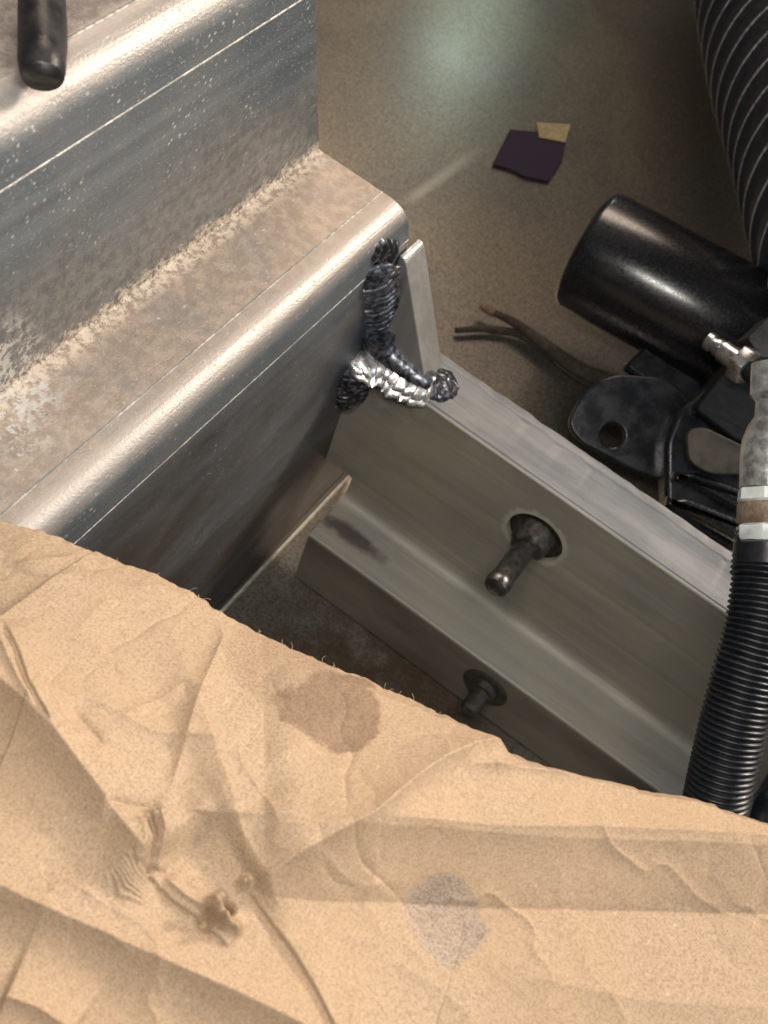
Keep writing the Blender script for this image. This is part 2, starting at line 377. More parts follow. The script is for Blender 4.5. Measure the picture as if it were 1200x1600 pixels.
M_reflection = bolt_mat('brown_reflection', (0.015, 0.013, 0.012), (0.05, 0.04, 0.03), 0.4, 0.0, 0.1, 60)
M_purple = bolt_mat('dark_purple', (0.012, 0.005, 0.022), (0.026, 0.014, 0.042), 0.75, 0.0, 0.5, 200)
M_tan = bolt_mat('tan_paper', (0.30, 0.24, 0.13), (0.42, 0.35, 0.20), 0.8, 0.0, 0.4, 300)
M_copper = bolt_mat('copper_end', (0.15, 0.095, 0.06), (0.23, 0.15, 0.10), 0.7, 0.0, 0.4, 300)
M_cable = bolt_mat('cable_rubber', (0.035, 0.028, 0.022), (0.07, 0.058, 0.046), 0.9, 0.0, 0.4, 300)

def floor_mat():
    b = NB('floor_metal')
    n1 = b.noise(9, 5, 0.6, dist=0.5); n2 = b.noise(60, 5, 0.65); grain = b.noise(950, 2, 0.85)
    c = b.mix(b.ramp(n1, 0.35, 0.65), (0.215, 0.20, 0.18), (0.245, 0.217, 0.172))
    c = b.mix(b.math('MULTIPLY', b.ramp(n2, 0.5, 0.75), 0.15), c, (0.26, 0.24, 0.19))
    c = b.mix(b.ramp(grain, 0.40, 0.60, 0.0, 0.68), c, (0.07, 0.06, 0.052))
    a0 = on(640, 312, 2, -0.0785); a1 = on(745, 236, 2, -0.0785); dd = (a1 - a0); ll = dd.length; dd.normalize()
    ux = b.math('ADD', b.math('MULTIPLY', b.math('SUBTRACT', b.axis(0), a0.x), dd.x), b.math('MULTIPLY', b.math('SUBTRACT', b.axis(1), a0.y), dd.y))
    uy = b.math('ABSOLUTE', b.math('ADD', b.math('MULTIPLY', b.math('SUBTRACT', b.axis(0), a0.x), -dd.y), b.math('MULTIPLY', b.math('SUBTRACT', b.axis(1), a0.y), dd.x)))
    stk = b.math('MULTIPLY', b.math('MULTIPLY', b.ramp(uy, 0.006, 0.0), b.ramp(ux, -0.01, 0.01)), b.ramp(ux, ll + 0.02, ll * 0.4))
    c = b.mix(b.math('MULTIPLY', stk, 0.55), c, (0.42, 0.39, 0.35))  # pale streak painted in for the frame edge's reflection
    rust_shade = b.math('MULTIPLY', b.ramp(b.dist((0.080, -0.060, -0.0785)), 0.085, 0.03), b.ramp(n2, 0.3, 0.6))  # rusty brown, strengthened to paint the recess's shade
    c = b.mix(b.math('MULTIPLY', rust_shade, 0.8), c, (0.085, 0.05, 0.03))
    b.set(Base_Color=c, Roughness=b.ramp(n1, 0.3, 0.7, 0.28, 0.34), Metallic=0.6, Normal=b.bump(b.noise(7, 3), 0.2, 0.002)); return b.m
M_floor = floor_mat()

# ------------------------------------------------------------------ setting: the metal floor
FZ = -0.0785
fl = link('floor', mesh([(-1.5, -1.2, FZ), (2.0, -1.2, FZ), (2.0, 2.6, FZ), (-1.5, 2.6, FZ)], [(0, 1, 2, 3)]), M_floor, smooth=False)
props(fl, 'brownish reflective metal floor behind and under the welded frame', 'floor', kind='structure')
wl = link('wall', bevel(box_mesh((-1.5, 1.15, FZ + 0.002), (2.0, 1.2, 1.4)), 0.003), M_floor)
props(wl, kind='structure')

# ------------------------------------------------------------------ welded frame
frame = empty('welded_frame', (0, 0, FZ), 'grey aluminium frame with stepped rail welded to a cross beam and wedge gusset', 'metal frame')

# stepped rail: profile in X-Z, extruded along Y
TOPZ, SHZ, XS = 0.2075, 0.1195, -0.0376
prof, tagm = [], []
def add(pts, m=0):
    for p in pts: prof.append(p); tagm.append(m)
def ridge(p, q, m=1, h=0.00022):
    """thin raised extrusion line from p to q (profile direction p->q, outward to the left)"""
    d = np.array(q) - np.array(p); L = np.linalg.norm(d); nrm = np.array([-d[1], d[0]]) / L
    add([p], m); add([tuple(np.array(p) + d * 0.3 + nrm * h)], m); add([tuple(np.array(p) + d * 0.7 + nrm * h)], m); add([q], 0)
add([(-0.30, TOPZ)])
ridge((-0.0480, TOPZ), (-0.0472, TOPZ))
R1, R2 = 0.0105, 0.0085
add(arc(XS - R1, TOPZ - R1, R1, 90, 0, 14))
ridge((XS, 0.1893), (XS, 0.1885))
add([(XS, SHZ + 0.0012)]); add(arc(XS + 0.0012, SHZ + 0.0012, 0.0012, 180, 270, 5))
ridge((-0.0114, SHZ), (-0.0107, SHZ))
add(arc(-R2, SHZ - R2, R2, 90, 0, 14))
ridge((0, 0.0998), (0, 0.0993), h=0.00015)
ridge((0, -0.0690), (0, -0.0680), h=0.0002)
add([(0, FZ + 0.0005)])
TH = 0.0032
inner = [(-TH, FZ + 0.0005), (-TH, SHZ - TH - 0.005), (-TH - 0.005, SHZ - TH), (XS - TH, SHZ - TH), (XS - TH, TOPZ - TH - 0.005), (XS - TH - 0.005, TOPZ - TH), (-0.30, TOPZ - TH)]
ys = list(np.linspace(-0.42, -0.04, 24)) + [None]
def yend(z):
    if z > SHZ: return -0.34 * (z - SHZ)
    return min(0.45 * (SHZ - z), 0.036)
def extrude(poly, tags, stations, place):
    V, Fc, MI = [], [], []; n = len(poly)
    for st in stations: V += [place(st, p) for p in poly]
    for i in range(len(stations) - 1):
        for k in range(n):
            k2 = (k + 1) % n
            Fc.append((i * n + k, i * n + k2, (i + 1) * n + k2, (i + 1) * n + k)); MI.append(tags[k])
    Fc.append(tuple(range(n - 1, -1, -1))); Fc.append(tuple(range((len(stations) - 1) * n, len(stations) * n))); MI += [0, 0]
    return fixn(mesh(V, Fc, MI))
poly = prof + inner
me = extrude(poly, tagm + [0] * len(inner), ys, lambda y, p: (p[0], yend(p[1]) if y is None else y, p[1]))
rail = link('stepped_rail', me, [M_rail, M_line], frame, angle=40)
# texture space: keep world coordinates for the material
def world_tex(o):
    """shift the mesh so its own origin is the world origin (materials use real coordinates)"""
    off = Vector(wloc(o.parent)); o.data.transform(Matrix.Translation(off)); o.location = -off
world_tex(rail)

sp_ = [Vector((0.0004, y, FZ + 0.0004)) for y in np.linspace(-0.40, 0.040, 120)]
sl = link('seam_strip', mesh(*sweep(sp_, [0.0011 + 0.0003 * mnoise.noise(Vector((i * 0.2, 0, 0))) for i in range(len(sp_))], 10)), M_seam, frame)
# cross beam: profile in Y-Z, extruded along X
bp, bt = [], []
def addb(pts, m=0):
    for p in pts: bp.append(p); bt.append(m)
BT, BB, LIP = 0.042, -0.0410, -0.0275
addb([(0.0280, 0.0385)], 1); addb([(0.0276, 0.0403)], 1); addb([(0.0262, 0.0417)], 1)
addb([(0.0222, 0.0426)], 1); addb([(0.0212, BT)], 0)
addb([(0.0022, BT)], 0); addb([(0.0018, BT - 0.0004)], 0); addb([(0.0013, BT)], 0)
addb(arc(0.0009, BT - 0.0009, 0.0009, 90, 180, 5))
addb([(0.0, BB + 0.006)])
addb(arc(-0.006, BB + 0.006, 0.006, 0, -90, 8))
addb([(LIP + 0.0012, BB)]); addb(arc(LIP + 0.0012, BB - 0.0012, 0.0012, 90, 180, 5))
addb([(LIP, FZ + 0.001)])
bin_ = [(LIP + 0.0042, FZ + 0.001), (LIP + 0.0042, BB - 0.0042), (0.0042, BB - 0.0042), (0.0042, BT - 0.0042), (0.0280, BT - 0.0042)]
xs = [0.0] + list(np.linspace(0.002, 0.42, 240))
def placeb(x, p):
    y, z = p; w = 0.0005 * mnoise.noise(Vector((x * 130, y * 160, 3))) if (y > 0.0205 and z > 0.039) else 0.0
    return (x, y + w, z + w)
me = extrude(bp + bin_, bt + [0] * len(bin_), xs, placeb)
me.materials.append(M_beam); me.materials.append(M_sawn)
HX, HZ, HR = 0.0942, 0.0132, 0.0122
cv, cf = lathe((HX, -0.004, HZ), (0, 1, 0), [(0, HR), (0.02, HR)], 64)
c1 = fixn(mesh(cv, cf))
c2 = fixn(box_mesh((-0.01, -0.06, -0.12), (0.0142, 0.02, -0.0268)))
me = mesh_bool(me, [c1, c2]); me.materials.clear()
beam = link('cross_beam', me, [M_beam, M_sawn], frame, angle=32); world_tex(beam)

# gusset: thick triangular plate on top of the beam against the rail
GY0, GY1 = 0.0046, 0.0172
tri = [(0.0003, BT + 0.0003), (0.0272, BT + 0.0003), (0.0278, BT + 0.003), (0.0040, 0.0930), (0.0022, 0.0950), (0.0003, 0.0950)]
V = [(x, GY0, z) for x, z in tri] + [(x, GY1, z) for x, z in tri]
n = len(tri); Fc = [tuple(range(n)), tuple(range(2 * n - 1, n - 1, -1))] + [(i, i + n, (i + 1) % n + n, (i + 1) % n) for i in range(n)]
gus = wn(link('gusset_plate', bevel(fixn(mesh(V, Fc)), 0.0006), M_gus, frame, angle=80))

def bead(name, pts, rad, mat, pitch=0.0026, seed=0, flat=0.75, depth=0.28, nrm=(1, -1, 0.6), taper=True, crust=0.06):
    """welding bead: overlapping solidified ripples along the seam"""
    P = catmull(pts, 40)
    L = [0]
    for i in range(1, len(P)): L.append(L[-1] + (P[i] - P[i - 1]).length)
    tot = L[-1]; step = 0.00022; path = []; s = 0; j = 0
    while s < tot:
        while L[j + 1] < s: j += 1
        f = (s - L[j]) / (L[j + 1] - L[j] + 1e-9); path.append(P[j].lerp(P[j + 1], f)); s += step
    rd = []; ph = 0
    for i, p in enumerate(path):
        t = i / len(path)
        ph += step / (pitch * (1 + 0.35 * mnoise.noise(Vector((i * 0.012, seed, 0)))))
        saw = ph % 1.0
        r = rad * (1 - 0.45 * depth * saw ** 1.6) * (1 + 0.16 * mnoise.noise(Vector((i * 0.02, seed + 9, 0))))
        if taper: r *= math.sqrt(max(0.02, min(1, (t * tot / rad) * (2 - min(2, t * tot / rad)) if t * tot < rad else 1, ((1 - t) * tot / rad) * (2 - (1 - t) * tot / rad) if (1 - t) * tot < rad else 1)))
        rd.append(r)
    def rf(i, a): return 1 + 0.14 * mnoise.noise(Vector((i * 0.03, math.cos(a) * 1.5 + seed, math.sin(a) * 1.5)))
    # ripples lean back: shift each ring vertex along the path by its angle
    V, Fc = sweep(path, rd, 26, True, 1.0, nrm, rf, 0.48)
    V2 = []
    for idx, v in enumerate(V):
        i = idx // 26; t = (path[min(i + 1, len(path) - 1)] - path[max(i - 1, 0)]).normalized()
        d = (v - path[i]).length; c = v - path[i]
        k = c.dot(Vector(nrm).normalized()) / (rad + 1e-9)
        q = v * 420 + Vector((seed, seed, seed)); q2 = v * 1000 + Vector((seed, 0, 0))
        w = c.normalized() if c.length > 1e-6 else Vector((0, 0, 0))
        V2.append(v + t * (0.0020 * k) + w * (rad * (crust * 1.3 * mnoise.noise(q) + crust * 0.3 * mnoise.noise(q2))))
    # thin toe where the bead wets the plates
    o2 = len(V2); Vb, Fb = sweep(path[::4], [r * 1.30 for r in rd[::4]], 20, True, 1.0, nrm, lambda i, a: 1 + 0.22 * mnoise.noise(Vector((i * 0.1, math.cos(a) * 2 + seed, math.sin(a) * 2))), 0.22)
    V2 += Vb; Fc += [tuple(i + o2 for i in f) for f in Fb]
    return link(name, mesh(V2, Fc), mat, frame, angle=60)

# seam of gusset and rail (vertical), seam of gusset and beam top (bright), and the beam end going down the rail
wv = bead('weld_bead', [(0.0010, -0.0150, 0.1040), (0.0012, -0.0120, 0.0960), (0.0012, -0.0070, 0.0850), (0.0012, -0.0020, 0.0730), (0.0012, 0.0030, 0.0610), (0.0016, 0.0060, 0.0530)], 0.0070, M_weld_m, 0.0046, 3, nrm=(1, -0.8, 0.2), depth=0.34, crust=0.05)
props(wv, label='dark grey vertical weld bead between gusset and rail')
wd = bead('weld_bead', [(0.0008, -0.0085, 0.0425), (0.0040, -0.0020, 0.0436), (0.0120, 0.0022, 0.0440), (0.0200, 0.0026, 0.0438), (0.0270, 0.0034, 0.0436), (0.0310, 0.0050, 0.0434)], 0.0072, M_weld_b, 0.0036, 7, nrm=(0.1, -0.6, 1), depth=0.34, crust=0.035)
props(wd, label='bright silver rippled weld bead at the foot of the gusset')
we = bead('weld_bead', [(0.0010, -0.0068, 0.0430), (0.0018, -0.0075, 0.0370), (0.0020, -0.0062, 0.0300), (0.0018, -0.0048, 0.0230), (0.0016, -0.0030, 0.0155)], 0.0068, M_weld_d, 0.0032, 12, nrm=(0.8, -1, 0.2), depth=0.3, crust=0.08)
props(we, label='black sooty weld bead running down the corner of beam and rail')
wf = bead('weld_bead', [(0.0280, 0.0050, 0.0430), (0.0315, 0.0085, 0.0432), (0.0325, 0.0125, 0.0430), (0.0310, 0.0190, 0.0425)], 0.0066, M_weld_d, 0.0036, 21, nrm=(0.4, -0.3, 1), depth=0.3, crust=0.08)
props(wf, label='black sooty weld end at the outer foot of the gusset')
wt = bead('weld_bead', [(-0.0012, -0.0175, 0.1130), (-0.0004, -0.0120, 0.1100), (-0.0004, -0.0060, 0.1060), (0.0008, -0.0010, 0.1000)], 0.0044, M_weld_d, 0.0060, 31, nrm=(1, -0.3, 0.6), depth=0.3, crust=0.08)
props(wt, label='small dark weld notch at the rounded corner of the shelf')
# smooth grey fillet between the vertical and the bright bead
fp = catmull([(0.0014, 0.0040, 0.0580), (0.0030, 0.0045, 0.0520), (0.0080, 0.0062, 0.0480), (0.0150, 0.0065, 0.0462), (0.0235, 0.0070, 0.0450), (0.0280, 0.0080, 0.0440)], 12)
V, Fc = sweep(fp, list(np.linspace(0.0086, 0.0056, len(fp))), 24, True, 0.85, (0.5, -0.7, 0.7), lambda i, a: 1 + 0.08 * mnoise.noise(Vector((i * 0.12, math.cos(a), math.sin(a)))))
wg = link('weld_fillet', mesh(V, Fc), M_weld_m, frame); props(wg, label='smooth dark fillet above the bright weld bead')

# stud bolt through the beam web
def bolt(root, px, y0, pz, L, mats, s=1.0):
    sh, cl, rc = mats
    b0 = link('shade_disc', mesh(*lathe((px + 0.0005, y0 + 0.0062, pz + 0.001), (0, -1, 0), [(0, 0.0121), (0.0042, 0.0121), (0.0047, 0.0116)])), rc, root)  # dark disc added to fill the hole with its shade
    # lumpy collar
    pr = [(0, 0.0098), (0.005, 0.0098), (0.0080, 0.0088), (0.0115, 0.0076), (0.0140, 0.0068), (0.0150, 0.0046)]
    V, Fc = lathe((px, y0 + 0.0085, pz), (0, -1, 0), [(d * s, r * s) for d, r in pr], 40)
    V = [v + Vector((mnoise.noise(v * 260), 0, mnoise.noise(v * 260 + Vector((9, 9, 9))))) * 0.0011 for v in V]
    b1 = link('collar', mesh(V, Fc), cl, root)
    r = 0.0046 * s
    pr = [(0, r), (L - 0.0062, r), (L - 0.0055, r * 1.10), (L - 0.003, r * 1.14), (L - 0.0012, r * 1.04), (L - 0.0003, r * 0.80), (L, r * 0.5)]
    b2 = link('shank', mesh(*lathe((px, y0, pz), (0, -1, 0), pr, 36)), sh, root)
sb = bpy.data.objects.new('stud_bolt', None); COL.objects.link(sb); sb.parent = frame; sb.location = Vector((HX, 0, HZ)) - Vector((0, 0, FZ)); sb.empty_display_size = .01
props(sb, label='steel stud bolt sticking out of the round hole in the beam web')
bolt(sb, HX - 0.0005, 0.0, HZ - 0.001, 0.0310, (M_shank, M_collar, M_recess))
s2 = bpy.data.objects.new('stud_bolt', None); COL.objects.link(s2); s2.parent = frame; s2.location = Vector((0.113, LIP, -0.057)) - Vector((0, 0, FZ)); s2.empty_display_size = .01  # solid bolt built in place of the upper bolt's reflection
props(s2, label='dull dark stud bolt in place of a reflection, by the cardboard edge')
V, Fc = lathe((0.113, LIP + 0.0005, -0.057), (0, -1, 0), [(0, 0.0108), (0.0008, 0.0108), (0.0014, 0.0100), (0.0016, 0.0082)], 40)
link('washer', mesh(V, Fc), M_dull, s2)
pr = [(0, 0.0064), (0.003, 0.006), (0.0034, 0.0042), (0.012, 0.0042), (0.0135, 0.0030)]
link('shank', mesh(*lathe((0.113, LIP - 0.001, -0.057), (0, -1, 0), pr, 28)), M_dull, s2)

# ------------------------------------------------------------------ black rod end lying over the top flange
pts = [on(66, y, 2, z) for y, z in ((-110, 0.2200), (-50, 0.2175), (10, 0.2158), (70, 0.2145), (104, 0.2140), (120, 0.2136), (127, 0.2132))]
P = catmull(pts, 10); rr = []
for i, p in enumerate(P):
    t = i / (len(P) - 1) * 6
    rr.append(float(np.interp(t, [0, 2, 3, 4, 5, 5.6, 6], [0.0056, 0.0057, 0.0057, 0.0055, 0.0047, 0.0028, 0.0004])))
V, Fc = sweep(P, rr, 32, True, 0.9, None, lambda i, a: 1 + 0.05 * mnoise.noise(Vector((i * 0.09, math.cos(a), math.sin(a)))))
rod = link('rubber_strap', mesh(V, Fc), M_strap, origin=P[-1]); props(rod, 'glossy black rounded rubber strap end hanging over the upper edge of the rail', 'strap')

# ------------------------------------------------------------------ flat patches on the floor
def patch(name, pxs, mat, h, label, cat):
    ps = [on(x, y, 2, FZ + h) for x, y in pxs]; n = len(ps)
    V = [p + Vector((0, 0, 0.0006)) for p in ps] + [p for p in ps]
    Fc = [tuple(range(n)), tuple(range(2 * n - 1, n - 1, -1))] + [(i, i + n, (i + 1) % n + n, (i + 1) % n) for i in range(n)]
    me = fixn(mesh(V, Fc)); c = sum(ps, Vector()) / n
    o = link(name, me, mat, origin=c, smooth=False); return props(o, label, cat)
patch('purple_patch', [(796, 203), (840, 207), (884, 222), (878, 250), (856, 284), (818, 276), (800, 266), (769, 257)], M_purple, 0.0016, 'dark purple flat patch on the brown floor', 'scrap')
patch('tan_patch', [(838, 192), (891, 195), (883, 223), (842, 215)], M_tan, 0.0026, 'small pale tan flat patch touching the purple one', 'scrap')

# ------------------------------------------------------------------ cables on the floor
def tube(name, pxs, z, rads, mat, parent=None, origin=None, n=16, seg=14):
    P = catmull([on(x, y, 2, z) for x, y in pxs], seg)
    r = list(np.interp(np.linspace(0, 1, len(P)), np.linspace(0, 1, len(rads)), rads))
    return link(name, mesh(*sweep(P, r, n)), mat, parent, origin or P[0])
cab = empty('floor_cable', on(850, 540, 2, FZ), 'thick dark cable with a small copper end lying on the floor behind the beam', 'cable')
tube('sheath', [(772, 488), (810, 508), (860, 545), (910, 580), (970, 600)], FZ + 0.009, [0.0018, 0.0026, 0.0034, 0.0042, 0.0046], M_cable, cab)
tube('copper_end', [(750, 477), (762, 483), (774, 490)], FZ + 0.008, [0.0016, 0.0026, 0.0022], M_copper, cab)
thin = tube('thin_cable', [(712, 516), (760, 514), (810, 522), (850, 545), (890, 578), (930, 600)], FZ + 0.004, [0.0016, 0.0022, 0.003, 0.0035], M_cable)
props(thin, 'thin dark cable beside the thick one on the floor', 'cable')

# ------------------------------------------------------------------ black motor with bracket
mc0, mc1 = dep(913, 387, 0.600), dep(1200, 543, 0.580)
axm = (mc1 - mc0).normalized()
motor = empty('black_motor', on(1040, 600, 2, FZ), 'black cylindrical motor with brass fitting and ear bracket, behind the beam', 'motor')
Lm = (mc1 - mc0).length
R0 = 0.0320
link('housing', mesh(*lathe(mc0, axm, [(0, 0.012), (0.0, R0 * 0.86), (0.0008, R0 * 0.93), (0.0025, R0 * 0.98), (0.005, R0), (Lm * 0.99, R0), (Lm, R0 * 0.97)], 96)), M_black, motor, angle=50)
link('end_block', mesh(*lathe(mc0 + axm * (Lm + 0.0003), axm, [(0, R0 * 0.9), (0.010, R0 * 0.9), (0.011, R0 * 1.02), (0.06, R0 * 1.02), (0.062, R0 * 0.9)], 8)), M_black_r, motor, angle=25)
# brass hose fitting in front of the housing
f0, f1 = dep(1106, 531, 0.520), dep(1186, 588, 0.505)
fx = (f1 - f0).normalized(); fl_ = (f1 - f0).length
fit = link('brass_fitting', mesh(*lathe(f0, fx, [(0, 0.0034), (0.0005, 0.0042), (0.003, 0.0042), (0.0035, 0.0032), (0.005, 0.0032), (0.0055, 0.0042), (0.007, 0.0042), (0.0075, 0.0034), (0.009, 0.0050), (0.0175, 0.0050)], 28)), M_brass, motor)
link('hex_nut', bevel(mesh(*lathe(f0 + fx * 0.0177, fx, [(0, 0.0088), (0.0065, 0.0088)], 6)), 0.0005), M_brass, fit)
link('collar', mesh(*lathe(f0 + fx * 0.0245, fx, [(0, 0.005), (0.02, 0.005)], 20)), M_black_r, fit)
# clip block beside it
def slab(name, pxs, d, thick, mat, parent, holes=(), bw=0.0008, dd=None):
    """plate facing the camera side at real depth, thickness away from it"""
    ps = [dep(x, y, (dd[i] if dd else d)) for i, (x, y) in enumerate(pxs)]
    nn = (ps[1] - ps[0]).cross(ps[-1] - ps[0]).normalized()
    c = sum(ps, Vector()) / len(ps)
    nn = Vector((0, 0, 0))
    for i in range(len(ps)): nn += (ps[i] - c).cross(ps[(i + 1) % len(ps)] - c)
    nn.normalize()
    if nn.dot(FWD) < 0: nn = -nn
    ps = [p - nn * (p - c).dot(nn) for p in ps]
    n = len(ps); V = ps + [p + nn * thick for p in ps]
    Fc = [tuple(range(n)), tuple(range(2 * n - 1, n - 1, -1))] + [(i, i + n, (i + 1) % n + n, (i + 1) % n) for i in range(n)]
    me = fixn(mesh(V, Fc)); cuts = []
    for (hx, hy, hr) in holes:
        hp = dep(hx, hy, d); hp = hp - nn * (hp - c).dot(nn)
        cuts.append(fixn(mesh(*lathe(hp - nn * 0.02, nn, [(0, hr), (0.05, hr)], 40))))
    if cuts: me = mesh_bool(me, cuts)
    return wn(link(name, bevel(me, bw, 2), mat, parent, angle=80))
def rounded(pxs, r=14, n=5):
    out = []; N = len(pxs)
    for i in range(N):
        a = Vector((*pxs[i - 1], 0)); b = Vector((*pxs[i], 0)); c = Vector((*pxs[(i + 1) % N], 0))
        r1 = min(r, (a - b).length * .45, (c - b).length * .45)
        p = b + (a - b).normalized() * r1; q = b + (c - b).normalized() * r1
        for k in range(n + 1):
            t = k / n; w = p * (1 - t) ** 2 + b * 2 * t * (1 - t) + q * t * t; out.append((w.x, w.y))
    return out
slab('clip_block', rounded([(1168, 528), (1205, 492), (1240, 510), (1240, 560), (1190, 560)], 4, 2), 0.515, 0.02, M_greyp, motor)
slab('mounting_ear', rounded([(886, 662), (912, 610), (958, 583), (1040, 590), (1078, 618), (1090, 680), (1070, 760), (1000, 740), (905, 690)], 26), 0.560, 0.006, M_bracket, motor, holes=[(957, 680, 0.0058)], bw=0.0014)
slab('bracket_arm', rounded([(975, 572), (1010, 540), (1130, 600), (1130, 690), (1060, 680), (1030, 610)], 10, 4), 0.585, 0.012, M_bracket, motor, bw=0.002)
slab('bracket_arm', rounded([(1060, 640), (1110, 600), (1260, 690), (1260, 900), (1140, 860), (1040, 800), (1040, 690)], 14), 0.548, 0.018, M_bracket, motor, bw=0.003)
slab('foot_rail', rounded([(1052, 742), (1090, 738), (1260, 800), (1260, 840), (1170, 808)], 6, 3), 0.530, 0.010, M_black, motor, bw=0.0022)
slab('foot_rail', rounded([(1040, 782), (1076, 778), (1260, 852), (1260, 900), (1160, 850)], 6, 3), 0.515, 0.010, M_black, motor, bw=0.0022)
slab('side_block', rounded([(1085, 640), (1150, 560), (1260, 600), (1260, 720), (1150, 690)], 8, 3), 0.538, 0.03, M_black_r, motor, bw=0.002)
slab('reflection_plate', rounded([(1072, 672), (1100, 666), (1170, 700), (1180, 742), (1110, 742), (1076, 722)], 14, 4), 0.528, 0.004, M_reflection, motor, bw=0.001)  # brownish plate added in place of a blurred tan reflection

# ------------------------------------------------------------------ large corrugated duct, top right
def corrugated(path, radius, pitch, depth, per=8, sharp=False):
    L = [0]
    for i in range(1, len(path)): L.append(L[-1] + (path[i] - path[i - 1]).length)
    tot = L[-1]; n = int(tot / pitch * per); out, rd = [], []; j = 0
    for q in range(n):
        s = tot * q / n
        while L[j + 1] < s: j += 1
        out.append(path[j].lerp(path[j + 1], (s - L[j]) / (L[j + 1] - L[j])))
        ph = (q % per) / per
        w = 0.5 + 0.5 * math.cos(2 * math.pi * ph)
        rd.append(radius - depth * (1 - (w ** (3.0 if sharp else 0.7))))
    return out, rd, per
dpath = catmull([dep(1240, -330, 0.80), dep(1256, -120, 0.74), dep(1298, 60, 0.68), dep(1358, 210, 0.62), dep(1412, 350, 0.57), dep(1490, 500, 0.52)], 30)
P, rd, per = corrugated(dpath, 0.072, 0.0200, 0.0030, 20, True)
V, Fc = sweep(P, rd, 96)
mi = []
for i in range(len(P) - 1):
    mi += [1 if (i % per) in (0, per - 1) else 0] * 96
mi += [0, 0]
duct = link('corrugated_duct', mesh(V, Fc, mi), [M_duct, M_rib_glint], origin=P[-1], angle=70)
props(duct, 'wide black corrugated duct with thin painted rib highlights beside the motor', 'duct')

# ------------------------------------------------------------------ conduit hose on the right
cond = empty('conduit_hose', dep(1122, 1290, 0.40), 'black ribbed conduit hose with metal and white connector, passing behind the cardboard', 'hose')
hp = catmull([dep(1205, 838, 0.370), dep(1198, 900, 0.368), dep(1186, 980, 0.366), dep(1165, 1060, 0.366), dep(1142, 1150, 0.368), dep(1122, 1240, 0.372), dep(1104, 1330, 0.380), dep(1090, 1400, 0.39)], 30)
P, rd, per = corrugated(hp, 0.01075, 0.00188, 0.0010, 8)
rd = [r * (1.06 if i < 60 else 1.0) for i, r in enumerate(rd)]
V, Fc = sweep(P, rd, 56)
link('ribbed_sleeve', mesh(V, Fc), M_hose, cond, angle=80)
cx0 = dep(1213, 660, 0.372); cx1 = dep(1205, 862, 0.368); ca = (cx1 - cx0).normalized(); cl_ = (cx1 - cx0).length
def seg(name, a, b, pr, mat, n=40):
    return link(name, mesh(*lathe(cx0 + ca * (cl_ * a), ca, [(cl_ * (b - a) * t, r) for t, r in pr], n)), mat, cond, angle=40)
seg('connector_body', -0.45, 0.52, [(0, 0.0085), (0.25, 0.0085), (0.30, 0.0066), (0.42, 0.0068), (0.5, 0.0088), (0.62, 0.0104), (0.75, 0.0108), (1, 0.0106)], M_silver)
seg('white_ring', 0.521, 0.635, [(0, 0.0100), (0.1, 0.0112), (0.85, 0.0114), (1, 0.0106)], M_white, 8)
seg('brown_band', 0.636, 0.80, [(0, 0.0106), (0.1, 0.0110), (0.9, 0.0110), (1, 0.0106)], M_brown, 36)
seg('white_ring', 0.801, 0.93, [(0, 0.0104), (0.15, 0.0114), (0.8, 0.0112), (1, 0.0104)], M_white, 8)
seg('sleeve_cuff', 0.931, 1.12, [(0, 0.0104), (0.1, 0.0116), (0.9, 0.0116), (1, 0.0104)], M_hose, 40)

# small fin-shaped tie end and dark lump at the lower right, behind the cardboard
slab_o = empty('cable_tie', dep(1170, 1265, 0.40), 'small pointed black cable tie tail beside the ribbed hose', 'cable tie')
slab('tie_tail', [(1150, 1262), (1183, 1240), (1176, 1262), (1165, 1300), (1140, 1300)], 0.385, 0.003, M_black_r, slab_o, bw=0.0004)
lump_path = catmull([dep(1180, 1305, 0.43), dep(1193, 1270, 0.43), dep(1215, 1235, 0.43), dep(1240, 1190, 0.44)], 8)
lp = link('black_cable', mesh(*sweep(lump_path, [0.006] * len(lump_path), 20)), M_bracket, origin=lump_path[0])
props(lp, 'short stretch of dark cable at the right edge just above the cardboard', 'cable')

# ------------------------------------------------------------------ cardboard sheet
CZ = 0.1235
epx = [(-420, 690), (-200, 755), (-60, 796), (0, 815), (60, 834), (120, 856), (180, 880), (250, 906), (300, 934), (345, 962), (420, 1003), (500, 1040), (560, 1066),
       (640, 1102), (720, 1142), (770, 1170), (792, 1186), (840, 1204), (900, 1222), (960, 1235), (1030, 1248), (1100, 1266), (1200, 1302), (1320, 1350), (1500, 1430)]
ep = np.array([on(x, y, 2, CZ - 0.0005)[:2] for x, y in epx])
x0, x1 = ep[0, 0], ep[-1, 0]
GX = np.arange(max(x0, -0.075), min(x1, 0.255), 0.00028)
GV = np.concatenate([np.linspace(0, 0.004, 8)[:-1], np.arange(0.004, 0.225, 0.00028)])
ye = np.interp(GX, ep[:, 0], ep[:, 1])
